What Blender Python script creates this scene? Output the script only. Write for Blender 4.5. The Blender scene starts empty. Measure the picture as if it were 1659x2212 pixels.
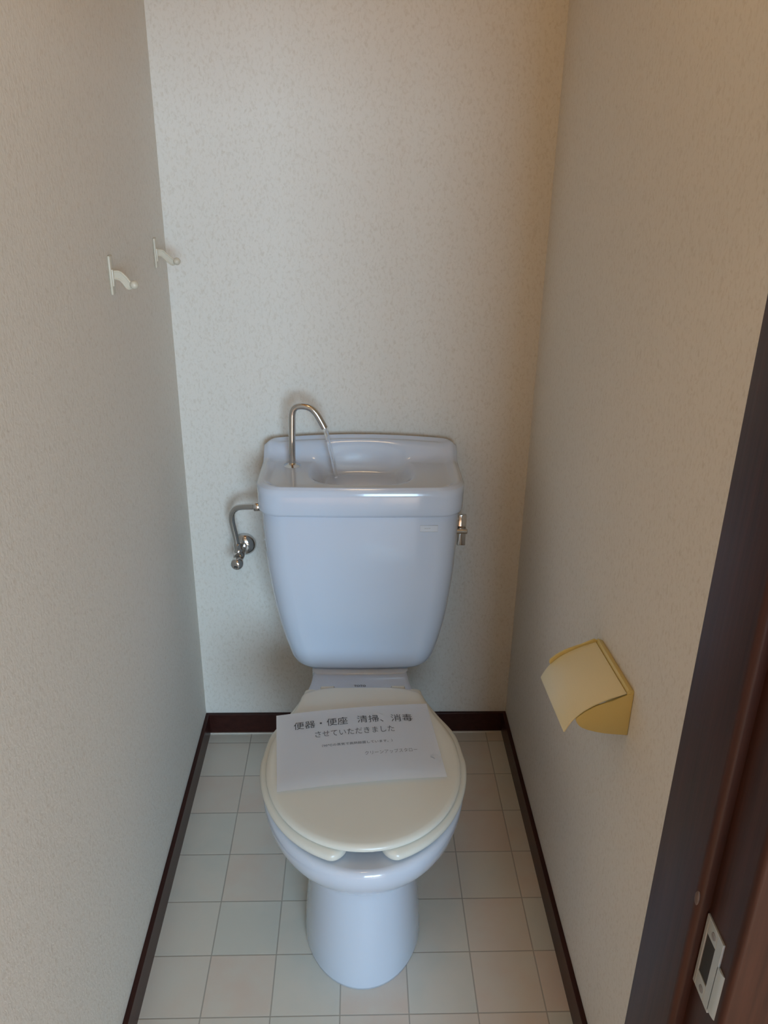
import bpy, bmesh, math, random
import numpy as np
from mathutils import Vector, Matrix

random.seed(7)
S = bpy.context.scene
COL = S.collection

# ------------------------------------------------------------------ camera
def cam_axes(pitch, yaw, roll):
    cp, sp, c, s = math.cos(pitch), math.sin(pitch), math.cos(yaw), math.sin(yaw)
    fwd = Vector((s*cp, c*cp, -sp)); right = Vector((c, -s, 0)); up = right.cross(fwd)
    cr, sr = math.cos(roll), math.sin(roll)
    return cr*right + sr*up, -sr*right + cr*up, fwd

r_, u_, f_ = cam_axes(0.4123725, 0.0349910, 0.0158613)
cam = bpy.data.cameras.new('camera')
cam.sensor_fit = 'HORIZONTAL'; cam.sensor_width = 36.0
cam.lens = 1785.081 / 1659.0 * 36.0
cam.clip_start = 0.02
camo = bpy.data.objects.new('camera', cam); COL.objects.link(camo)
camo.matrix_world = Matrix(((r_.x, u_.x, -f_.x, 0.40154), (r_.y, u_.y, -f_.y, -1.79986),
                            (r_.z, u_.z, -f_.z, 1.42748), (0, 0, 0, 1)))
S.camera = camo

# ------------------------------------------------------------------ world, light, exposure
S.view_settings.view_transform = 'Standard'
S.view_settings.look = 'None'
S.view_settings.gamma = 1.0
S.view_settings.exposure = 0.04
S.cycles.use_denoising = True
S.cycles.max_bounces = 10
S.cycles.diffuse_bounces = 6
S.cycles.caustics_reflective = False
S.cycles.caustics_refractive = False
S.cycles.sample_clamp_indirect = 4.0

w = bpy.data.worlds.new('world'); S.world = w; w.use_nodes = True
w.node_tree.nodes['Background'].inputs[0].default_value = (0.55, 0.72, 1.0, 1)
w.node_tree.nodes['Background'].inputs[1].default_value = 0.6

def area(name, loc, target, sx, sy, power, color):
    l = bpy.data.lights.new(name, 'AREA'); l.shape = 'RECTANGLE'; l.size = sx; l.size_y = sy
    l.energy = power; l.color = color
    o = bpy.data.objects.new(name, l); COL.objects.link(o)
    o.location = loc
    o.rotation_euler = (Vector(target) - Vector(loc)).to_track_quat('-Z', 'Y').to_euler()
    return o
# daylight entering by the window of the room behind the camera
WX, WZ, WY = 1.12, 1.24, -4.6     # centre of the window
WW, WH = 1.40, 1.50                # its width and height
area('window_daylight', (WX, WY - 0.02, WZ), (WX, 0, WZ), WW, WH, 146.0, (0.51, 0.76, 1.0))
# afternoon sun through the same window: a patch on the hallway boards
sl = bpy.data.lights.new('sun', 'SUN'); sl.energy = 12.5; sl.color = (1.0, 0.84, 0.64); sl.angle = 0.01
slo = bpy.data.objects.new('sun', sl); COL.objects.link(slo)
slo.rotation_euler = Vector((-0.24, 1.0, -0.74)).to_track_quat('-Z', 'Y').to_euler()
# added warm ambient fill high in the hallway, no known bulb
pl = bpy.data.lights.new('hallway_warm_fill', 'POINT'); pl.energy = 6.0; pl.color = (1.0, 0.72, 0.47); pl.shadow_soft_size = 0.12
plo = bpy.data.objects.new('hallway_warm_fill', pl); COL.objects.link(plo); plo.location = (-0.6, -2.2, 2.15)

# unseen warm fill added high inside the door to lift the upper walls
bl = bpy.data.lights.new('toilet_warm_fill', 'POINT'); bl.energy = 3.6; bl.color = (1.0, 0.71, 0.38); bl.shadow_soft_size = 0.10
blo = bpy.data.objects.new('toilet_warm_fill', bl); COL.objects.link(blo); blo.location = (0.42, -1.10, 2.18)

# ------------------------------------------------------------------ materials
def new_mat(name):
    m = bpy.data.materials.new(name); m.use_nodes = True
    nt = m.node_tree
    return m, nt, nt.nodes['Principled BSDF']

def plain(name, col, rough=0.5, metal=0.0, coat=0.0, spec=None, noise=0.0, nscale=30, bump=0.0):
    m, nt, b = new_mat(name)
    b.inputs['Roughness'].default_value = rough
    b.inputs['Metallic'].default_value = metal
    b.inputs['Coat Weight'].default_value = coat
    if spec is not None: b.inputs['Specular IOR Level'].default_value = spec
    tc = nt.nodes.new('ShaderNodeTexCoord')
    n = nt.nodes.new('ShaderNodeTexNoise'); n.inputs['Scale'].default_value = nscale; n.inputs['Detail'].default_value = 4
    nt.links.new(tc.outputs['Object'], n.inputs['Vector'])
    mx = nt.nodes.new('ShaderNodeMix'); mx.data_type = 'RGBA'
    k = 1 - noise
    mx.inputs[6].default_value = (*[c*k for c in col], 1); mx.inputs[7].default_value = (*col, 1)
    nt.links.new(n.outputs['Fac'], mx.inputs[0]); nt.links.new(mx.outputs[2], b.inputs['Base Color'])
    if bump:
        bp = nt.nodes.new('ShaderNodeBump'); bp.inputs['Strength'].default_value = bump; bp.inputs['Distance'].default_value = 0.002
        nt.links.new(n.outputs['Fac'], bp.inputs['Height']); nt.links.new(bp.outputs[0], b.inputs['Normal'])
    return m

def wallpaper(name, base, fleck):
    m, nt, b = new_mat(name)
    N, L = nt.nodes.new, nt.links.new
    b.inputs['Roughness'].default_value = 0.75
    b.inputs['Specular IOR Level'].default_value = 0.25
    tc = N('ShaderNodeTexCoord')
    mp = N('ShaderNodeMapping'); mp.inputs['Scale'].default_value = (1, 1, 0.62)
    mp.inputs['Rotation'].default_value = (0.3, 0.35, 0.3)
    L(tc.outputs['Object'], mp.inputs[0])
    n1 = N('ShaderNodeTexNoise'); n1.inputs['Scale'].default_value = 190; n1.inputs['Detail'].default_value = 3.5; n1.inputs['Roughness'].default_value = 0.6
    n1.inputs['Distortion'].default_value = 0.6
    L(mp.outputs[0], n1.inputs['Vector'])
    cr = N('ShaderNodeValToRGB')
    cr.color_ramp.elements[0].position = 0.49; cr.color_ramp.elements[0].color = (0, 0, 0, 1)
    cr.color_ramp.elements[1].position = 0.73; cr.color_ramp.elements[1].color = (1, 1, 1, 1)
    L(n1.outputs['Fac'], cr.inputs[0])
    mx = N('ShaderNodeMix'); mx.data_type = 'RGBA'
    mx.inputs[6].default_value = (*base, 1); mx.inputs[7].default_value = (*fleck, 1)
    L(cr.outputs[0], mx.inputs[0])
    L(mx.outputs[2], b.inputs['Base Color'])
    bp = N('ShaderNodeBump'); bp.inputs['Strength'].default_value = 0.35; bp.inputs['Distance'].default_value = 0.0015
    L(n1.outputs['Fac'], bp.inputs['Height']); L(bp.outputs[0], b.inputs['Normal'])
    return m

def floor_mat():
    m, nt, b = new_mat('vinyl_tile')
    N, L = nt.nodes.new, nt.links.new
    b.inputs['Roughness'].default_value = 0.42
    tc = N('ShaderNodeTexCoord')
    off = N('ShaderNodeVectorMath'); off.operation = 'ADD'; off.inputs[1].default_value = (-0.0964 + 1.25, 0.0413 + 12.5, 0)
    L(tc.outputs['Object'], off.inputs[0])
    sc = N('ShaderNodeVectorMath'); sc.operation = 'SCALE'; sc.inputs['Scale'].default_value = 8.0
    L(off.outputs[0], sc.inputs[0])
    fl = N('ShaderNodeVectorMath'); fl.operation = 'FLOOR'; L(sc.outputs[0], fl.inputs[0])
    fr = N('ShaderNodeVectorMath'); fr.operation = 'FRACTION'; L(sc.outputs[0], fr.inputs[0])
    sep = N('ShaderNodeSeparateXYZ'); L(fr.outputs[0], sep.inputs[0])
    def edge(o):
        a = N('ShaderNodeMath'); a.operation = 'SUBTRACT'; L(o, a.inputs[0]); a.inputs[1].default_value = 0.5
        c = N('ShaderNodeMath'); c.operation = 'ABSOLUTE'; L(a.outputs[0], c.inputs[0])
        return c.outputs[0]
    mxx = N('ShaderNodeMath'); mxx.operation = 'MAXIMUM'; L(edge(sep.outputs[0]), mxx.inputs[0]); L(edge(sep.outputs[1]), mxx.inputs[1])
    line = N('ShaderNodeMapRange'); line.inputs['From Min'].default_value = 0.487; line.inputs['From Max'].default_value = 0.496
    L(mxx.outputs[0], line.inputs['Value'])
    wn = N('ShaderNodeTexWhiteNoise'); wn.noise_dimensions = '2D'; L(fl.outputs[0], wn.inputs['Vector'])
    nz = N('ShaderNodeTexNoise'); nz.inputs['Scale'].default_value = 16; nz.inputs['Detail'].default_value = 4
    ad = N('ShaderNodeVectorMath'); ad.operation = 'MULTIPLY_ADD'; L(wn.outputs['Color'], ad.inputs[0]); ad.inputs[1].default_value = (9, 9, 9)
    L(tc.outputs['Object'], ad.inputs[2]); L(ad.outputs[0], nz.inputs['Vector'])
    mixf = N('ShaderNodeMath'); mixf.operation = 'MULTIPLY_ADD'; L(nz.outputs['Fac'], mixf.inputs[0]); mixf.inputs[1].default_value = 0.9
    s2 = N('ShaderNodeMath'); s2.operation = 'MULTIPLY_ADD'; L(wn.outputs['Value'], s2.inputs[0]); s2.inputs[1].default_value = 0.7; s2.inputs[2].default_value = -0.30
    L(s2.outputs[0], mixf.inputs[2])
    cr = N('ShaderNodeValToRGB'); e = cr.color_ramp.elements
    e[0].position = 0.12; e[0].color = (0.61, 0.62, 0.565, 1)
    e[1].position = 0.9; e[1].color = (0.66, 0.575, 0.50, 1)
    x = e.new(0.36); x.color = (0.655, 0.64, 0.575, 1)
    x = e.new(0.62); x.color = (0.66, 0.62, 0.55, 1)
    L(mixf.outputs[0], cr.inputs[0])
    mx = N('ShaderNodeMix'); mx.data_type = 'RGBA'; L(line.outputs[0], mx.inputs[0]); L(cr.outputs[0], mx.inputs[6]); mx.inputs[7].default_value = (0.37, 0.35, 0.31, 1)
    L(mx.outputs[2], b.inputs['Base Color'])
    bp = N('ShaderNodeBump'); bp.inputs['Strength'].default_value = 0.3; bp.inputs['Distance'].default_value = 0.001; bp.invert = True
    L(line.outputs[0], bp.inputs['Height']); L(bp.outputs[0], b.inputs['Normal'])
    return m

def wood(name, c0, c1, scale, rough):
    m, nt, b = new_mat(name)
    N, L = nt.nodes.new, nt.links.new
    b.inputs['Roughness'].default_value = rough
    b.inputs['Specular IOR Level'].default_value = 0.22
    tc = N('ShaderNodeTexCoord'); mp = N('ShaderNodeMapping'); mp.inputs['Scale'].default_value = scale
    L(tc.outputs['Object'], mp.inputs[0])
    n = N('ShaderNodeTexNoise'); n.inputs['Scale'].default_value = 1.0; n.inputs['Detail'].default_value = 6; n.inputs['Roughness'].default_value = 0.6
    L(mp.outputs[0], n.inputs['Vector'])
    cr = N('ShaderNodeValToRGB'); cr.color_ramp.elements[0].position = 0.3; cr.color_ramp.elements[1].position = 0.72
    cr.color_ramp.elements[0].color = (*c0, 1); cr.color_ramp.elements[1].color = (*c1, 1)
    L(n.outputs['Fac'], cr.inputs[0]); L(cr.outputs[0], b.inputs['Base Color'])
    bp = N('ShaderNodeBump'); bp.inputs['Strength'].default_value = 0.15; bp.inputs['Distance'].default_value = 0.001
    L(n.outputs['Fac'], bp.inputs['Height']); L(bp.outputs[0], b.inputs['Normal'])
    return m

M = {}
M['wallpaper'] = wallpaper('wallpaper', (0.705, 0.668, 0.605), (0.615, 0.565, 0.49))
M['hallpaper'] = wallpaper('hall_wallpaper', (0.70, 0.58, 0.44), (0.62, 0.50, 0.37))
M['ceiling'] = plain('ceiling_paper', (0.56, 0.39, 0.24), 0.85, noise=0.04)
M['floor'] = floor_mat()
M['base'] = wood('baseboard_wood', (0.026, 0.0065, 0.005), (0.046, 0.013, 0.009), (60, 6, 90), 0.33)
M['boards'] = wood('hallway_boards', (0.38, 0.205, 0.105), (0.50, 0.295, 0.165), (3, 40, 3), 0.4)
M['jamb'] = wood('door_frame_wood', (0.022, 0.0072, 0.005), (0.050, 0.0165, 0.010), (120, 120, 5), 0.40)
M['porcelain'] = plain('porcelain', (0.56, 0.62, 0.715), 0.10, coat=0.4, noise=0.01)
M['ivory'] = plain('ivory_plastic', (0.665, 0.665, 0.60), 0.26, noise=0.02)
M['cream'] = plain('cream_plastic', (0.57, 0.52, 0.415), 0.35, noise=0.03)
M['cover'] = plain('pale_yellow_plastic', (0.75, 0.67, 0.42), 0.34, noise=0.03)
M['mustard'] = plain('mustard_plastic', (0.66, 0.53, 0.205), 0.36, noise=0.03)
M['chrome'] = plain('chrome', (0.62, 0.61, 0.60), 0.10, metal=1.0, noise=0.05)
M['steel'] = plain('strike_steel', (0.50, 0.54, 0.54), 0.38, metal=0.5, noise=0.08)
M['dark'] = plain('dark_hole', (0.012, 0.011, 0.010), 0.6)
M['grey'] = plain('grey_ink', (0.20, 0.20, 0.21), 0.6)
M['ink'] = plain('black_ink', (0.045, 0.045, 0.055), 0.6)
M['paleink'] = plain('pale_ink', (0.16, 0.16, 0.18), 0.6)
M['paper'] = plain('paper', (0.93, 0.95, 1.0), 0.7, noise=0.02, nscale=8)
M['sticker'] = plain('clear_sticker', (0.59, 0.635, 0.69), 0.3, noise=0.02)
M['fadedink'] = plain('faded_ink', (0.46, 0.48, 0.49), 0.5)
M['edge'] = plain('sticker_edge', (0.56, 0.58, 0.58), 0.4)
M['caulk'] = plain('caulk', (0.62, 0.57, 0.50), 0.5)
M['chip'] = plain('bare_wood', (0.13, 0.075, 0.05), 0.6, noise=0.6, nscale=200)
m, nt, b = new_mat('water')
b.inputs['Base Color'].default_value = (1, 1, 1, 1); b.inputs['Roughness'].default_value = 0.03
b.inputs['IOR'].default_value = 1.33; b.inputs['Transmission Weight'].default_value = 1.0
nz = nt.nodes.new('ShaderNodeTexNoise'); nz.inputs['Scale'].default_value = 90
bp = nt.nodes.new('ShaderNodeBump'); bp.inputs['Strength'].default_value = 0.12; bp.inputs['Distance'].default_value = 0.002
nt.links.new(nz.outputs['Fac'], bp.inputs['Height']); nt.links.new(bp.outputs[0], b.inputs['Normal'])
M['water'] = m
m, nt, b = new_mat('window_glass')
b.inputs['Base Color'].default_value = (0.95, 0.98, 1, 1); b.inputs['Roughness'].default_value = 0.0
b.inputs['IOR'].default_value = 1.1; b.inputs['Transmission Weight'].default_value = 1.0
M['glass'] = m

# ------------------------------------------------------------------ helpers
def empty(name, loc, label, cat, group=None):
    o = bpy.data.objects.new(name, None); o.empty_display_size = 0.05
    COL.objects.link(o); o.location = loc
    o['label'] = label; o['category'] = cat
    if group: o['group'] = group
    return o

def link_mesh(name, me, mat, parent=None, smooth=True, angle=40):
    """links one mesh, given in world coordinates, as a child of parent"""
    me.materials.clear(); me.materials.append(M[mat])
    o = bpy.data.objects.new(name, me); COL.objects.link(o)
    if parent is not None:
        off = Vector((0, 0, 0)); p = parent
        while p is not None:
            off += p.location; p = p.parent
        me.transform(Matrix.Translation(-off))
        o.parent = parent
    else:
        cs = [v.co for v in me.vertices]
        c = Vector(((min(v.x for v in cs)+max(v.x for v in cs))/2, (min(v.y for v in cs)+max(v.y for v in cs))/2, min(v.z for v in cs)))
        me.transform(Matrix.Translation(-c)); o.location = c
    if smooth:
        me.polygons.foreach_set('use_smooth', [True]*len(me.polygons))
        me.update()
        me.set_sharp_from_angle(angle=math.radians(angle))
    return o

def bm_obj(name, bm, mat, parent=None, smooth=True, angle=40):
    bmesh.ops.recalc_face_normals(bm, faces=bm.faces)
    me = bpy.data.meshes.new(name); bm.to_mesh(me); bm.free()
    return link_mesh(name, me, mat, parent, smooth, angle)

def box_bm(x0, x1, y0, y1, z0, z1, bevel=0.0, seg=2, bm=None):
    b2 = bmesh.new()
    r = bmesh.ops.create_cube(b2, size=1.0)
    for v in b2.verts:
        v.co = Vector(((x0+x1)/2 + v.co.x*(x1-x0), (y0+y1)/2 + v.co.y*(y1-y0), (z0+z1)/2 + v.co.z*(z1-z0)))
    if bevel:
        bmesh.ops.bevel(b2, geom=b2.edges[:], offset=bevel, segments=seg, profile=0.5, affect='EDGES')
    if bm is None: return b2
    me = bpy.data.meshes.new('tmp'); b2.to_mesh(me); b2.free(); bm.from_mesh(me); bpy.data.meshes.remove(me)
    return bm

def structure(name, bm, mat, smooth=False):
    o = bm_obj(name, bm, mat, None, smooth); o['kind'] = 'structure'
    return o

def loft_bm(secs, cap0=True, cap1=True, bm=None):
    """secs: list of equally long closed loops of 3-D points"""
    if bm is None: bm = bmesh.new()
    rows = [[bm.verts.new(p) for p in s] for s in secs]
    n = len(secs[0])
    for a, c in zip(rows, rows[1:]):
        for i in range(n):
            j = (i+1) % n
            bm.faces.new((a[i], a[j], c[j], c[i]))
    if cap0: bm.faces.new(rows[0][::-1])
    if cap1: bm.faces.new(rows[-1])
    return bm

def frame_along(pts):
    pts = [Vector(p) for p in pts]
    T = []
    for i in range(len(pts)):
        a = pts[max(i-1, 0)]; c = pts[min(i+1, len(pts)-1)]
        T.append((c-a).normalized())
    ref = Vector((0, 1, 0)) if abs(T[0].y) < 0.9 else Vector((1, 0, 0))
    n = (ref - T[0]*ref.dot(T[0])).normalized(); out = []
    for t in T:
        n = (n - t*n.dot(t)).normalized()
        out.append((n.copy(), t.cross(n)))
    return pts, out

def tube_bm(pts, rad, seg=20, bm=None, caps=True):
    pts, fr = frame_along(pts)
    rr = rad if isinstance(rad, (list, tuple)) else [rad]*len(pts)
    secs = []
    for p, (n, b), r in zip(pts, fr, rr):
        secs.append([p + n*(r*math.cos(2*math.pi*k/seg)) + b*(r*math.sin(2*math.pi*k/seg)) for k in range(seg)])
    return loft_bm(secs, caps, caps, bm)

def lathe_bm(axis_pt, axis_dir, prof, seg=32, bm=None):
    """prof: (distance along axis, radius) pairs"""
    d = Vector(axis_dir).normalized()
    ref = Vector((0, 0, 1)) if abs(d.z) < 0.9 else Vector((1, 0, 0))
    n = (ref - d*ref.dot(d)).normalized(); b2 = d.cross(n)
    secs = []
    for t, r in prof:
        p = Vector(axis_pt) + d*t
        secs.append([p + n*(max(r, 1e-4)*math.cos(2*math.pi*k/seg)) + b2*(max(r, 1e-4)*math.sin(2*math.pi*k/seg)) for k in range(seg)])
    return loft_bm(secs, True, True, bm)

def spline(pts, n):
    """Catmull-Rom through pts"""
    P = [np.array(p, float) for p in pts]
    P = [2*P[0]-P[1]] + P + [2*P[-1]-P[-2]]
    out = []
    m = len(P)-3
    for i in range(n):
        s = i/(n-1)*m; k = min(int(s), m-1); t = s-k
        a, b, c, d = P[k:k+4]
        out.append(0.5*((2*b)+(-a+c)*t+(2*a-5*b+4*c-d)*t*t+(-a+3*b-3*c+d)*t**3))
    return out

def sstep(a, b, x):
    t = min(1, max(0, (x-a)/(b-a))); return t*t*(3-2*t)

def extrude_profile_bm(prof, axis, t0, t1, bevel=0.0, bm=None):
    """prof: list of 2-D points; axis 'y' -> (x,z), 'x' -> (y,z), 'z' -> (x,y)"""
    b2 = bmesh.new()
    def mk(p, t):
        if axis == 'y': return (p[0], t, p[1])
        if axis == 'x': return (t, p[0], p[1])
        return (p[0], p[1], t)
    A = [b2.verts.new(mk(p, t0)) for p in prof]; B = [b2.verts.new(mk(p, t1)) for p in prof]
    n = len(prof)
    b2.faces.new(A); b2.faces.new(B[::-1])
    for i in range(n):
        j = (i+1) % n; b2.faces.new((A[i], B[i], B[j], A[j]))
    bmesh.ops.recalc_face_normals(b2, faces=b2.faces)
    if bevel: bmesh.ops.bevel(b2, geom=b2.edges[:], offset=bevel, segments=2, profile=0.5, affect='EDGES')
    if bm is None: return b2
    me = bpy.data.meshes.new('tmp'); b2.to_mesh(me); b2.free(); bm.from_mesh(me); bpy.data.meshes.remove(me)
    return bm

def rrect(x0, x1, y0, y1, rf, rb, z, bow=0.0, n=14, m=14):
    """rounded rectangle loop; rf/rb corner radius at the front (y0) and the back (y1)"""
    pts = []
    def arc(cx, cy, r, a0, a1):
        for k in range(n+1):
            a = a0+(a1-a0)*k/n; pts.append((cx+r*math.cos(a), cy+r*math.sin(a)))
    def seg(p, q):
        for k in range(1, m):
            t = k/m; pts.append((p[0]+(q[0]-p[0])*t, p[1]+(q[1]-p[1])*t))
    H = math.pi/2
    arc(x0+rf, y0+rf, rf, 2*H, 3*H); seg((x0+rf, y0), (x1-rf, y0))
    arc(x1-rf, y0+rf, rf, 3*H, 4*H); seg((x1, y0+rf), (x1, y1-rb))
    arc(x1-rb, y1-rb, rb, 0, H); seg((x1-rb, y1), (x0+rb, y1))
    arc(x0+rb, y1-rb, rb, H, 2*H); seg((x0, y1-rb), (x0, y0+rf))
    cx = (x0+x1)/2; hw = (x1-x0)/2; out = []
    for x, y in pts:
        wgt = (y1-y)/(y1-y0)
        out.append((x, y - bow*(1-((x-cx)/hw)**2)*wgt, z))
    return out

# ------------------------------------------------------------------ the room
XL, XR, H = 0.003, 0.798, 2.35
YF = -1.244            # inner face of the front wall
YH = -1.345            # hallway face of the front wall
DX = 0.68              # right edge of the doorway
structure('floor', box_bm(-0.10, 0.90, YH, 0.08, -0.06, 0.0), 'floor')
structure('floor_hallway', box_bm(-1.36, 2.06, -4.66, YH, -0.06, 0.0), 'boards')
structure('ceiling', box_bm(-1.3, 2.0, -4.6, 0.08, H, H+0.06), 'ceiling')
structure('wall_back', box_bm(-0.10, 0.90, 0.0, 0.08, 0.0, H), 'wallpaper')
structure('wall_left', box_bm(XL-0.08, XL, YH, 0.0, 0.0, H), 'wallpaper')
structure('wall_right', box_bm(XR, XR+0.08, YF, 0.0, 0.0, H), 'wallpaper')
bm = box_bm(DX+0.03, 2.0, YH, YF, 0.0, H); box_bm(XL, DX+0.03, YH, YF, 1.66, H, bm=bm); box_bm(-1.3, XL-0.08, YH, YF, 0.0, H, bm=bm)  # door head set lower than a real one to shade the back wall's top
structure('wall_front', bm, 'wallpaper')
structure('wall_hallway_left', box_bm(-1.36, -1.3, -4.66, YF, 0.0, H), 'hallpaper')
structure('wall_hallway_right', box_bm(2.0, 2.06, -4.66, YF, 0.0, H), 'hallpaper')
wa, wb, wc, wd = WX-WW/2, WX+WW/2, WZ-WH/2, WZ+WH/2
bm = box_bm(-1.3, wa, -4.66, -4.6, 0, H); box_bm(wb, 2.0, -4.66, -4.6, 0, H, bm=bm)
box_bm(wa, wb, -4.66, -4.6, 0, wc, bm=bm); box_bm(wa, wb, -4.66, -4.6, wd, H, bm=bm)
structure('wall_hallway_rear', bm, 'hallpaper')
bm = bmesh.new()
for a in ((wa, wa+.04, wc, wd), (wb-.04, wb, wc, wd), (wa+.04, wb-.04, wc, wc+.04), (wa+.04, wb-.04, wd-.04, wd), (WX-0.025, WX+0.025, wc+.04, wd-.04)):
    box_bm(a[0], a[1], -4.585, -4.565, a[2], a[3], bm=bm)
structure('window_1', bm, 'steel')

# baseboards
BH, BT = 0.060, 0.0095
structure('baseboard_back', box_bm(XL, XR, -BT, 0.0, 0.0, BH, 0.001), 'base')
structure('baseboard_left', box_bm(XL, XL+BT, YH+0.1, -BT, 0.0, BH, 0.001), 'base')
structure('baseboard_right', box_bm(XR-BT, XR, YF, -BT, 0.0, BH, 0.001), 'base')
structure('trim_1', box_bm(XL+BT, XR-BT, -BT-0.0035, -BT, 0.0, 0.003), 'caulk')

# door frame: right jamb with its stop, rebate and outer edge
def arcpts(cx, cy, r, a0, a1, n=5):
    return [(cx+r*math.cos(math.radians(a0+(a1-a0)*k/n)), cy+r*math.sin(math.radians(a0+(a1-a0)*k/n))) for k in range(n+1)]
prof = [(DX+0.035, YF+0.012)]
prof += arcpts(DX+0.002, YF+0.010, 0.002, 90, 180, 3)
yr = -1.316; ro = 0.006
prof += arcpts(DX+ro, yr+ro, ro, 180, 270, 6)
prof += [(DX+0.012, yr)]
y2 = -1.366
prof += arcpts(DX+0.012+0.006, y2+0.006, 0.006, 180, 270, 6)
prof += [(DX+0.065, y2), (DX+0.065, YH), (DX+0.035, YH)]
bm = extrude_profile_bm(prof, 'z', 0.0, 1.66)
o = structure('trim_2', bm, 'jamb', True)
me = o.data; me.set_sharp_from_angle(angle=math.radians(50))
bm = box_bm(XL, DX, y2, YF, 1.625, 1.66, 0.002); structure('trim_3', bm, 'jamb')
bm = box_bm(XL-0.02, XL+0.0, y2, YH, 0, 1.66, 0.002); structure('trim_4', bm, 'jamb')

# ------------------------------------------------------------------ toilet
TX = 0.4135
toilet = empty('toilet', (TX, -0.45, 0.0), 'white porcelain close-coupled toilet with cistern against the back wall', 'toilet')

def egg(z, a, yc, b, side, n_front=36, n_side=22, n_back=8, p=2.0, cx=TX):
    """closed loop: front half superellipse, sides through (y, half width), flat back"""
    ys = [yc] + [s[0] for s in side]; ws = [a] + [s[1] for s in side]
    sp = spline(list(zip(ys, ws)), n_side+1)
    L = []
    for k in range(n_front+1):          # left to right round the front
        t = math.pi*k/n_front
        c, s = math.cos(t), math.sin(t)
        L.append((cx - a*math.copysign(abs(c)**(2/p), c), yc - b*abs(s)**(2/p)))
    for k in range(1, n_side+1): L.append((cx + sp[k][1], sp[k][0]))
    yb, wb = sp[-1][0], sp[-1][1]
    for k in range(1, n_back): L.append((cx + wb*(1-2*k/n_back), yb))
    for k in range(n_side, 0, -1): L.append((cx - sp[k][1], sp[k][0]))
    return [(x - .005*sstep(-.44, -.29, y), y, z(y) if callable(z) else z) for x, y in L]

def ztop(off=0.0):
    return lambda y: 0.366 - 0.015*sstep(-0.42, -0.33, y) + off
SB = [(-0.47, 0.171), (-0.42, 0.154), (-0.35, 0.129), (-0.29, 0.112), (-0.24, 0.106), (-0.14, 0.100), (-0.05, 0.094)]
def sides(k, c=0.0): return [(y, w*k + c) for y, w in SB]
PB = [(-0.50, .115), (-0.42, .115), (-0.34, .114), (-0.28, .113), (-0.22, .112), (-0.14, .110), (-0.05, .108)]
def pb(k): return [(y, w*k) for y, w in PB]
def mixs(A, B, t): return [(a[0]*(1-t)+b2[0]*t, a[1]*(1-t)+b2[1]*t) for a, b2 in zip(A, B)]
secs = [
    egg(0.000, .1150, -.592, .158, pb(1.0)),
    egg(0.006, .1155, -.592, .1585, pb(1.0)),
    egg(0.050, .1125, -.592, .154, pb(.97)),
    egg(0.110, .1075, -.592, .146, pb(.93)),
    egg(0.165, .1040, -.592, .138, pb(.90)),
    egg(0.196, .1040, -.592, .1345, pb(.90)),
    egg(0.210, .1060, -.591, .1350, mixs(pb(.91), sides(.9), .05)),
    egg(0.219, .1095, -.590, .1385, mixs(pb(.92), sides(.9), .1)),
    egg(0.227, .1160, -.589, .1460, mixs(pb(.92), sides(.9), .2)),
    egg(0.235, .1265, -.588, .1550, mixs(pb(.92), sides(.91), .35)),
    egg(0.244, .1380, -.586, .1670, mixs(pb(.92), sides(.92), .45)),
    egg(0.259, .1530, -.584, .1830, mixs(pb(.92), sides(.95), .6)),
    egg(0.286, .1695, -.580, .2110, mixs(pb(.92), sides(.97), .8)),
    egg(0.315, .1805, -.577, .2360, sides(.985)),
    egg(0.338, .1860, -.575, .247, sides(.995)),
    egg(ztop(-.010), .1870, -.575, .248, sides(1.0)),
    egg(ztop(-.004), .1855, -.575, .2455, sides(.995)),
    egg(ztop(0), .1810, -.575, .241, sides(.975)),
]
def to_hole(loop, f, z0=None):
    out = []
    for x, y, z in loop:
        a = math.atan2((y+.600)/.165, (x-TX)/.150)
        hx, hy = TX+.150*math.cos(a), -.600+.165*math.sin(a)
        px, py = x+(hx-x)*f, y+(hy-y)*f
        out.append((px, py, ztop(0)(py) if z0 is None else z0))
    return out
last = secs[-1]
for f in (.12, .25, .4, .55, .7, .85, .95): secs.append(to_hole(last, f))
secs.append(to_hole(last, 1.0, .3640))
bowl = bm_obj('bowl', loft_bm(secs, True, False), 'porcelain', toilet, angle=180)
# inside of the bowl: own basin surface, closes the opening
def ell(z, a, b, yc, N=64): return [(TX + a*math.cos(2*math.pi*k/N), yc + b*math.sin(2*math.pi*k/N), z) for k in range(N)]
bm = loft_bm([ell(.3645, .150, .165, -.600), ell(.36, .140, .155, -.600), ell(.32, .125, .14, -.595), ell(.26, .09, .10, -.58), ell(.22, .05, .06, -.57), ell(.20, .02, .02, -.57)], False, True)
bm_obj('inner_basin', bm, 'porcelain', toilet, angle=60)
# raised table that carries the cistern
secs = []
for z, g in ((.335, 0), (.3515, 0), (.3540, .0025)):
    secs.append(rrect(TX-.005-.108+g, TX-.005+.108-g, -.247+g, -.06, .020, .02, z, bow=.003))
bm_obj('cistern_table', loft_bm(secs), 'porcelain', toilet, angle=50)

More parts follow.
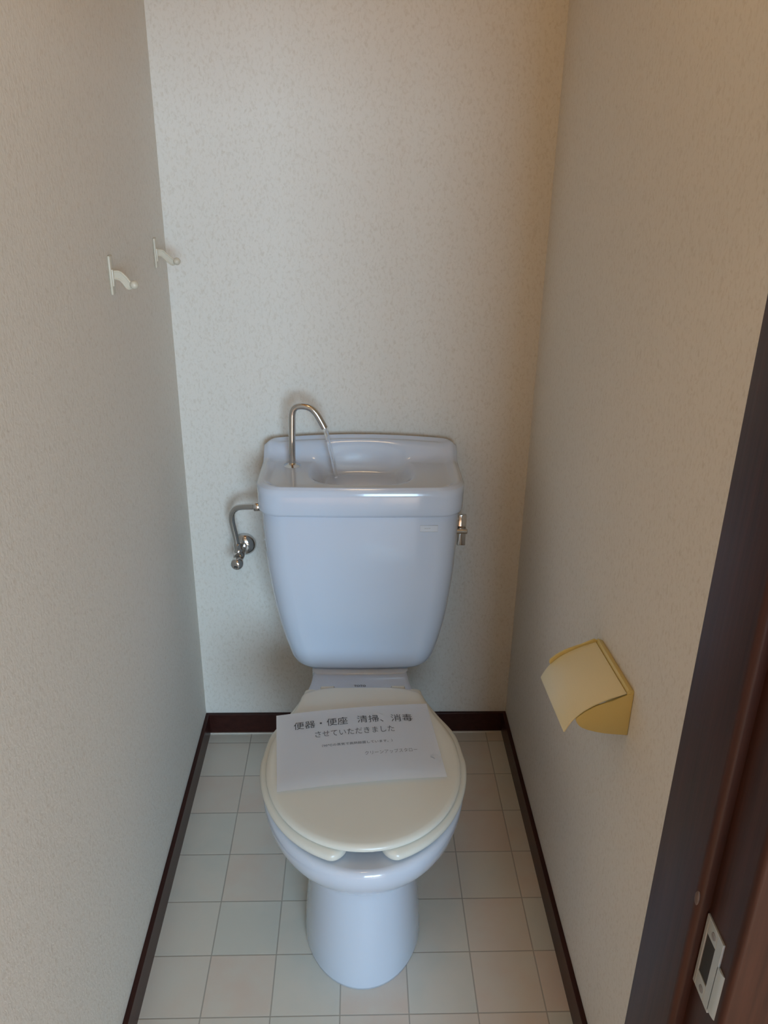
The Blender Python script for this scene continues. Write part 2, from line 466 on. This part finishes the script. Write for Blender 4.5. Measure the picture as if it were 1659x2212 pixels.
# tank
CX = 0.4085
def tank_sec(z, hw, yf, yb=-.020, rf=.050, bow=.006):
    cx = CX + (TX-CX)*sstep(.72, .36, z) if z < .72 else CX
    return rrect(cx-hw, cx+hw, yf, yb, min(rf, hw*.45), .02, z, bow)
prof = [(.3540, .135, -.214, -.04), (.3545, .144, -.222, -.035), (.3575, .152, -.2285, -.030), (.3640, .1575, -.2315, -.025), (.3760, .163, -.2325, -.022), (.392, .1675, -.233, -.02), (.42, .1760, -.2332, -.02), (.46, .185, -.2335, -.02), (.50, .1920, -.2338, -.02), (.55, .1985, -.234, -.02), (.60, .2035, -.2345, -.02), (.65, .2065, -.235, -.02), (.70, .2085, -.235, -.02), (.745, .209, -.235, -.02)]
tank = bm_obj('cistern_tank', loft_bm([tank_sec(z, hw, yf, yb) for z, hw, yf, yb in prof]), 'porcelain', toilet, angle=60)

# lid with hand basin on top
LX0, LX1, LY0, LY1 = CX-.2155, CX+.2155, -.243, -.018
def lid_h(x, y, edge):
    """height of the lid's top; edge = distance-like 0 at outline .. 1 in the middle"""
    lip = .0065*(1-sstep(0.05, 0.14, edge))
    z = .7930 + lip
    q = (x-CX)/.2155
    top = .8235 + .0115*(1-q*q)
    # back splash
    z += (top-.793)*sstep(-.074, -.038, y) * (1 - sstep(0.90, 1.02, abs(q))*0.12)
    # hand basin, set right of the faucet; its rear wall bites into the splash
    bx, by = (x-(CX+.002))/.118, (y+.126)/.088
    d = (abs(bx)**3.0 + abs(by)**3.0)**(1/3.0)
    z -= .030*(1-sstep(.66, 1.0, d))
    return z
secs = []
ring = lambda g, z: rrect(LX0+g, LX1-g, LY0+g, LY1-g*.4, .046-g*.5, .022, z, .006)
for g, z in ((.016, .7395), (.010, .7335), (.0055, .7335), (.002, .736), (.0005, .741), (0, .755), (0, .778)):
    secs.append(ring(g, z))
outer = ring(0, .79)
n = len(outer)
ccx, ccy = CX, -.125
K = 70
for k in range(K):
    s = 1 - (k/(K-1))**1.0*.985
    row = []
    e = 1-s
    for (x, y, z) in outer:
        xx = ccx+(x-ccx)*s; yy = ccy+(y-ccy)*s
        zz = lid_h(xx, yy, e)
        # round over the outer arris
        if e < .05: zz -= .006*(1-sstep(0, .05, e))
        row.append((xx, yy, zz))
    secs.append(row)
lid = bm_obj('cistern_lid', loft_bm(secs), 'porcelain', toilet, angle=75)

# faucet of the hand basin
FY = -.095
fp = [(.2585, FY, .792), (.2592, FY, .83), (.2602, FY, .87), (.2612, FY, .902)] + [tuple(p) for p in spline([(.2616, FY, .908), (.2650, FY-.001, .9200), (.2745, FY-.002, .9255+.0012), (.2900, FY-.004, .9275), (.3040, FY-.006, .9225), (.3140, FY-.008, .9120), (.3225, FY-.010, .8980), (.3310, FY-.012, .8820)], 26)]
faucet = bm_obj('faucet', tube_bm(fp, .0074, 24), 'chrome', toilet)
fl = lathe_bm((.2585, FY, .7905), (0, 0, 1), [(0, .019), (.0025, .0188), (.0045, .015), (.0065, .010), (.009, .0085), (.009, .001)], 36)
bm_obj('flange', fl, 'chrome', faucet)

# flush lever on the cistern's right side
lev = lathe_bm((.6145, -.100, .668), (1, 0, 0), [(0, .012), (.006, .012), (.009, .010), (.012, .006), (.016, .006)], 28)
lever = bm_obj('flush_lever', lev, 'chrome', toilet)
bm_obj('paddle', box_bm(.6285, .6475, -.106, -.096, .603, .678, .0012, 2), 'chrome', lever)
bm_obj('knob', tube_bm([(.6215, -.114, .6425), (.624, -.114, .6425), (.648, -.114, .6425), (.6495, -.114, .6425)], [.004, .0062, .0062, .0045], 20), 'chrome', lever)

# faint sticker on the tank's front
bm = box_bm(.5320, .5690, -.2394, -.2386, .6995, .7140, .0003, 1)
st = bm_obj('sticker', bm, 'sticker', toilet, smooth=False)
bm = bmesh.new()
for x0, x1, z0, z1 in ((.532, .569, .6995, .6999), (.532, .569, .7136, .714), (.532, .5324, .6995, .714), (.5686, .569, .6995, .714)):
    box_bm(x0, x1, -.2400, -.2390, z0, z1, bm=bm)
STK = st
bm_obj('border', bm, 'edge', st, smooth=False)

# seat ring with open front
def ring_outline(a, yc, b, side, t0, t1, n):
    """open path along the egg from t0 to t1 (fraction round the right-hand half)"""
    sp = spline([(yc, a)] + side, 40)
    path = [(TX + p[1], p[0]) for p in sp[::-1]]
    for k in range(1, 61):
        t = math.pi/2*k/60
        path.append((TX + a*math.cos(t), yc - b*math.sin(t)))
    L = [0]
    for p, q in zip(path, path[1:]): L.append(L[-1] + math.dist(p, q))
    out = []
    for k in range(n):
        s = (t0 + (t1-t0)*k/(n-1))*L[-1]
        i = max(j for j in range(len(L)) if L[j] <= s + 1e-9); i = min(i, len(path)-2)
        f = (s-L[i])/(L[i+1]-L[i])
        out.append((path[i][0]+(path[i+1][0]-path[i][0])*f, path[i][1]+(path[i+1][1]-path[i][1])*f))
    return out
SEAT_SIDE = [(-.50, .180), (-.44, .152), (-.39, .131), (-.355, .122)]
mid_o = ring_outline(.191, -.575, .238, SEAT_SIDE, 0.0, 0.893, 70)
secs = []
def seat_section(p, tdir, hw, zc, hh, wid):
    nx, ny = -tdir[1], tdir[0]
    L = []
    for k in range(20):
        a = 2*math.pi*k/20
        c, s = math.cos(a), math.sin(a)
        r = wid*math.copysign(abs(c)**.75, c); z = hh*math.copysign(abs(s)**.8, s)
        L.append((p[0]+nx*r, p[1]+ny*r, zc+z))
    return L
bm = bmesh.new()
for sgn in (1, -1):
    path = []
    wid = .029
    for i, p in enumerate(mid_o):
        q0 = mid_o[max(i-1, 0)]; q1 = mid_o[min(i+1, len(mid_o)-1)]
        t = Vector((q1[0]-q0[0], q1[1]-q0[1])).normalized()
        inn = Vector((t.y, -t.x))
        if inn.dot(Vector((TX-p[0], -.57-p[1]))) < 0: inn = -inn
        c = Vector(p) + inn*wid
        path.append((c, t))
    secs = []
    for c, t in path:
        secs.append(seat_section((c.x, c.y), (t.x, t.y), 0, .3790, .0115, wid))
    c, t = path[-1]          # rounded end
    for k in range(1, 9):
        a = math.pi/2*k/8
        e = c + t*(.020*math.sin(a)); f = max(math.cos(a), .03)
        secs.append(seat_section((e.x, e.y), (t.x, t.y), 0, .3790, .0115*(.35+.65*f) if k < 8 else .002, wid*f))
    if sgn < 0: secs = [[(2*TX-x, y, z) for x, y, z in s] for s in secs]
    loft_bm(secs, True, True, bm)
seat = bm_obj('seat', bm, 'ivory', toilet, angle=60)

# seat lid
LID_SIDE = [(-.54, .1745), (-.50, .1625), (-.45, .1415), (-.41, .1290), (-.39, .1240), (-.377, .1140), (-.368, .0920), (-.3625, .0600)]
def lid_loop(g, z, dome=0):
    return egg(z, .1785-g, -.588, .2125-g, [(y-(g*.9 if y > -.38 else 0), w-g) for y, w in LID_SIDE], n_front=44, p=2.06)
def lscale(s, z):
    return [(TX+(x-TX)*s, -.57+(y+.57)*s, z) for x, y, _ in lid_loop(.010, 0)]
secs = [lid_loop(.006, .3905), lid_loop(.001, .3910), lid_loop(.0, .3935), lid_loop(.0008, .3970), lid_loop(.0035, .3995), lid_loop(.0075, .4012), lid_loop(.010, .4018)]
for k in range(1, 14):
    s = 1-k/13*.97
    secs.append(lscale(s, .4018+.0040*(1-s*s)))
seat_lid = bm_obj('seat_lid', loft_bm(secs), 'ivory', toilet, angle=60)
# hinge barrel behind the lid
for sx in (-1, 1):
    hb = tube_bm([(TX+sx*.060, -.338, .371), (TX+sx*.062, -.338, .371), (TX+sx*.088, -.338, .371), (TX+sx*.090, -.338, .371)], [.008, .0105, .0105, .008], 18)
    bm_obj('hinge', hb, 'ivory', toilet)

# ------------------------------------------------------------------ writing
def text_mesh(body, size, thin=0.0):
    c = bpy.data.curves.new('t', 'FONT'); c.body = body; c.size = size; c.align_x = 'LEFT'; c.offset = thin; c.resolution_u = 2
    o = bpy.data.objects.new('t', c); COL.objects.link(o)
    bpy.context.view_layer.update()
    dg = bpy.context.evaluated_depsgraph_get()
    me = bpy.data.meshes.new_from_object(o.evaluated_get(dg))
    bpy.data.objects.remove(o); bpy.data.curves.remove(c)
    return me

# maker's mark on the deck, just behind the seat lid
me = text_mesh('TOTO', .0110, 0.0002)
xs = [v.co.x for v in me.vertices]; x0, x1 = min(xs), max(xs)
for v in me.vertices:
    px = (v.co.x-(x0+x1)/2)/(x1-x0)*.026; py = v.co.y*.9
    v.co = Vector((.4075+px, -.2960+py, .3516))
link_mesh('printed_mark', me, 'ink', bowl, smooth=False)
# worn faint print on the sticker
bm = bmesh.new()
for x0, x1, z0, z1 in ((.5415, .5445, .7060, .7078), (.5452, .5490, .7063, .7076), (.5497, .5535, .7066, .7080)):
    box_bm(x0, x1, -.2397, -.2393, z0, z1, bm=bm)
mk = bm_obj('printed_mark', bm, 'fadedink', STK, smooth=False)

# ------------------------------------------------------------------ paper notice on the lid
C4 = [Vector((.2431, -.4690, .4070)), Vector((.5409, -.4331, .4080)), Vector((.5619, -.6455, .4080)), Vector((.2628, -.6788, .4070))]
def paper_pt(s, t, dz=0.0):
    p = (C4[0]*(1-s)+C4[1]*s)*(1-t) + (C4[3]*(1-s)+C4[2]*s)*t
    arch = .005*4*s*(1-s) if s < .5 else .005*(1-((s-.5)/.5)**2)
    ripple = .0010*math.sin(5.0*t+1.0)*(1-s)**2
    return Vector((p.x, p.y, p.z + arch + ripple + dz))
bm = bmesh.new()
NS, NT = 30, 22
rows = [[bm.verts.new(paper_pt(i/NS, j/NT)) for i in range(NS+1)] for j in range(NT+1)]
for j in range(NT):
    for i in range(NS):
        bm.faces.new((rows[j][i], rows[j+1][i], rows[j+1][i+1], rows[j][i+1]))
bmesh.ops.solidify(bm, geom=bm.faces[:], thickness=0.0003)
notice = bm_obj('paper_notice', bm, 'paper', None, angle=80)
notice['label'] = 'white printed cleaning notice sheet lying on the closed toilet lid'; notice['category'] = 'paper'

Wp, Hp = .297, .212
def notice_line(body, s0, t0, s1, t1, height, mat, thin, nm='printed_line'):
    """writes body from paper position (s0,t0) to (s1,t1) (baseline), glyph height in metres"""
    me = text_mesh(body, 1.0, thin)
    b2 = bmesh.new(); b2.from_mesh(me); bpy.data.meshes.remove(me)
    xs = [v.co.x for v in b2.verts]; ys = [v.co.y for v in b2.verts]
    x0, x1, y0, y1 = min(xs), max(xs), min(ys), max(ys)
    for v in b2.verts:
        f = (v.co.x-x0)/(x1-x0); g = (v.co.y-y0)/(y1-y0)
        s = s0+(s1-s0)*f; t = t0+(t1-t0)*f - g*height/Hp
        v.co = paper_pt(s, t, .00055)
    me = bpy.data.meshes.new(nm); b2.to_mesh(me); b2.free()
    return link_mesh(nm, me, mat, notice, smooth=False)
notice_line('便器・便座', .111, .246, .457, .234, .0220, 'ink', -.004)
notice_line('清掃、消毒', .520, .230, .880, .253, .0215, 'ink', -.004)
notice_line('させていただきました', .243, .380, .747, .382, .0170, 'ink', -.008)
notice_line('（90℃の蒸気で高熱殺菌しています。）', .280, .517, .720, .523, .0072, 'ink', -.002)
notice_line('クリーンアップスタロー', .537, .672, .862, .668, .0105, 'paleink', -.010)

# ------------------------------------------------------------------ stop valve and supply pipe at the left
valve = empty('stop_valve', (.130, -.0005, .556), 'chrome water stop valve with bent supply pipe left of the cistern', 'valve')
esc = lathe_bm((.1300, 0.0, .5560), (0, -1, 0), [(0, .0285), (.003, .0285), (.0075, .0275), (.012, .0245), (.016, .0190), (.0185, .0125), (.019, .009), (.019, .001)], 40)
bm_obj('wall_flange', esc, 'chrome', valve)
bd = lathe_bm((.1300, -.012, .5560), (-.10, -1, -.02), [(0, .0075), (.018, .0085), (.022, .0110), (.030, .0115), (.034, .0095), (.040, .0095), (.043, .0125), (.056, .0125), (.059, .0100), (.063, .0100)], 32)
body = bm_obj('valve_body', bd, 'chrome', valve)
kn = lathe_bm((.1262, -.079, .5520), (-.10, -1, -.08), [(-.012, .0085), (.000, .0085), (.003, .0110), (.010, .0136), (.017, .0144), (.023, .0132), (.027, .0098), (.0285, .006), (.0285, .001)], 32)
knob = bm_obj('handle_knob', kn, 'chrome', valve)
bm_obj('screw_slot', box_bm(.1190, .1275, -.1083, -.1073, .5470, .5495, .0004, 1), 'dark', knob, smooth=False)
pipe = spline([(.1230, -.058, .568), (.1195, -.060, .600), (.1155, -.063, .630), (.1140, -.066, .650), (.1175, -.071, .6685), (.1290, -.077, .6825), (.1450, -.084, .6885), (.1640, -.091, .6925), (.1880, -.098, .6960)], 44)
bm_obj('supply_pipe', tube_bm([tuple(p) for p in pipe], .0071, 20), 'chrome', valve)
nut = lathe_bm((.1245, -.0575, .558), (-.09, -.02, 1), [(0, .0095), (.002, .0118), (.011, .0118), (.013, .0100), (.0175, .0105), (.026, .0105), (.028, .0085), (.028, .001)], 8)
bm_obj('pipe_nut', nut, 'chrome', valve)
nut = lathe_bm((.1700, -.094, .6940), (1, -.25, .1), [(0, .0085), (.002, .0112), (.012, .0112), (.014, .0095), (.0265, .0095)], 8)
bm_obj('pipe_nut', nut, 'chrome', valve)

# ------------------------------------------------------------------ water running from the faucet into the basin
wp = spline([(.3312, -.1072, .8812), (.3350, -.1085, .868), (.3420, -.1110, .838), (.3490, -.1130, .805), (.3545, -.1145, .772)], 26)
rad = [.0046 - .0010*math.sin(i*.9)*(.4 if i > 3 else 0) - .0005*i/26 for i in range(26)]
wo = bm_obj('water_stream', tube_bm([tuple(p) for p in wp], rad, 14), 'water', None)
wo['label'] = 'thin clear stream of water falling from the faucet into the cistern basin'; wo['category'] = 'water'

# ------------------------------------------------------------------ two cream hooks on the left wall
def hook(yc, z0, z1, ball, label):
    h = empty('wall_hook', (XL, yc, z0), label, 'hook', 'cream wall hooks')
    bm = box_bm(XL, XL+.0045, yc-.0075, yc+.0075, z0, z1, .0018, 3)
    box_bm(XL+.003, XL+.0068, yc-.0055, yc+.0055, z0+(z1-z0)*.22, z0+(z1-z0)*.66, .0015, 2, bm=bm)
    plate = bm_obj('back_plate', bm, 'cream', h)
    za = z0+(z1-z0)*.60; zb = z0+(z1-z0)*.36
    bx, bz = ball
    top = spline([(XL+.006, za), (XL+.016, za-.001), (XL+.025, za-.009), (bx-.005, bz+.002)], 12)
    bot = spline([(bx-.004, bz-.0055), (bx-.011, bz-.006), (XL+.020, zb-.004), (XL+.014, zb+.002), (XL+.006, zb+.0035)], 12)
    loop = [tuple(p) for p in top]+[tuple(p) for p in bot]
    bm = extrude_profile_bm(loop, 'y', yc-.0008, yc+.0008, 0)
    arm = bm_obj('arm', bm, 'cream', h, angle=30)
    rim = [(x, yc, z) for x, z in loop]; rim.append(rim[0])
    bm = tube_bm(rim, .0019, 8)
    r = bm_obj('raised_rim', bm, 'cream', arm)
    bm = bmesh.new(); bmesh.ops.create_uvsphere(bm, u_segments=24, v_segments=16, radius=.0072)
    bmesh.ops.translate(bm, verts=bm.verts, vec=(bx, yc, bz))
    bm_obj('ball_tip', bm, 'cream', h)
    return h
hook(-.4175, 1.2065, 1.2680, (.0400, 1.2225), 'cream plastic wall hook with ball tip, nearer to the camera')
hook(-.1000, 1.2085, 1.2650, (.0450, 1.2215), 'cream plastic wall hook with ball tip, beside the back corner')

# ------------------------------------------------------------------ toilet paper holder on the right wall
YN, YFAR, TILT = -.832, -.672, .10
def tph(x, y, z): return (x, y, z - TILT*(y-YN))
holder = empty('toilet_paper_holder', (XR, -.75, .65), 'yellow plastic toilet paper holder with curved cover on the right wall', 'toilet paper holder')
def extr(prof, ya, yb, bevel, out=0.0):
    bm = extrude_profile_bm([(x-out*.45, z+out) if x < XR-.001 else (x, z) for x, z in prof], 'y', ya, yb, bevel)
    for v in bm.verts: v.co = Vector(tph(*v.co))
    return bm
# back plate
bm_obj('back_plate', extr([(XR, .7235), (XR-.0085, .7270), (XR-.0105, .7215), (XR-.0060, .6470), (XR, .6470)], YN+.0012, YFAR+.0032, .0008), 'mustard', holder)
ck = [(XR-.0005, .7200), (XR-.010, .7180)] + [tuple(p) for p in spline([(XR-.030, .7080), (XR-.052, .6990), (XR-.068, .6890), (XR-.079, .6785)], 8)]
ck += [tuple(p) for p in spline([(XR-.0795, .6740), (XR-.074, .6650), (XR-.062, .6575), (XR-.035, .6505), (XR-.0005, .6470)], 9)]
for ya, yb, out in ((YN, YN+.0035, 0), (YFAR, YFAR+.0040, .0085)):
    bm_obj('side_cheek', extr(ck, ya, yb, .0008, out), 'mustard', holder)
# cover flap
outer = [tuple(p) for p in spline([(XR-.012, .7225), (XR-.038, .7120), (XR-.060, .7000), (XR-.075, .6880), (XR-.087, .6730), (XR-.096, .6545)], 22)]
inner = []
for i, p in enumerate(outer):
    a = outer[max(i-1, 0)]; c = outer[min(i+1, 21)]
    d = Vector((c[0]-a[0], c[1]-a[1])).normalized()
    nrm = Vector((-d.y, d.x))
    if nrm.y > 0: nrm = -nrm
    inner.append((p[0]+nrm.x*.0022, p[1]+nrm.y*.0022))
bm_obj('cover_flap', extr(outer + inner[::-1], YN-.0005, YFAR-.0015, .0006), 'cover', holder)
# spindle between the cheeks
bm_obj('spindle', tube_bm([tph(XR-.040, YN+.003, .674), tph(XR-.040, YFAR-.003, .674)], .007, 18), 'mustard', holder)

# ------------------------------------------------------------------ strike plate on the door jamb
PX = DX+.012
strike = empty('strike_plate', (PX, -1.334, .818), 'small steel strike plate screwed to the dark wooden door jamb', 'strike plate')
ZA, ZB, YA, YB = .7785, .8570, -1.3175, -1.3485
# plate outline with its lip towards the hallway, on plane x = PX
hole = (-1.3220, -1.3385, .7960, .8405)
bm = bmesh.new()
def slab(y0, y1, z0, z1): box_bm(PX-.0016, PX+.0004, min(y0, y1), max(y0, y1), z0, z1, .0003, 1, bm=bm)
slab(YA, hole[0], ZA, ZB); slab(hole[1], YB, ZA, ZB); slab(hole[0], hole[1], ZA, hole[2]); slab(hole[0], hole[1], hole[3], ZB)
bm_obj('plate', bm, 'steel', strike, smooth=False)
lipp = [(PX-.0016, YB+.001), (PX-.0016, -1.3530), (PX-.0008, -1.3570), (PX+.0012, -1.3602), (PX+.0045, -1.3625), (PX+.0045, -1.3612), (PX+.0022, -1.3590), (PX+.0004, -1.3560), (PX+.0002, YB+.001)]
bm_obj('lip', extrude_profile_bm(lipp, 'z', .7830, .8330), 'steel', strike)
bm_obj('latch_hole', box_bm(PX-.0006, PX+.0003, hole[1]-.0002, hole[0]+.0002, hole[2]-.0002, hole[3]+.0002), 'dark', strike, smooth=False)
for z in (.8485, .7870):
    s = lathe_bm((PX-.0015, (YA+YB)/2, z), (-1, 0, 0), [(0, .0036), (.0006, .0033), (.0009, .002), (.0009, .0005)], 20)
    bm_obj('screw', s, 'grey', strike)
# bare patch where the varnish is chipped on the stop's edge
bm = bmesh.new(); bmesh.ops.create_uvsphere(bm, u_segments=14, v_segments=8, radius=1)
for v in bm.verts: v.co = Vector((DX+.0012+v.co.x*.0016, yr+.0035+v.co.y*.0034, .869+v.co.z*.008))
chip = bm_obj('chipped_patch', bm, 'chip', None)
chip['kind'] = 'structure'; chip.name = 'trim_5'
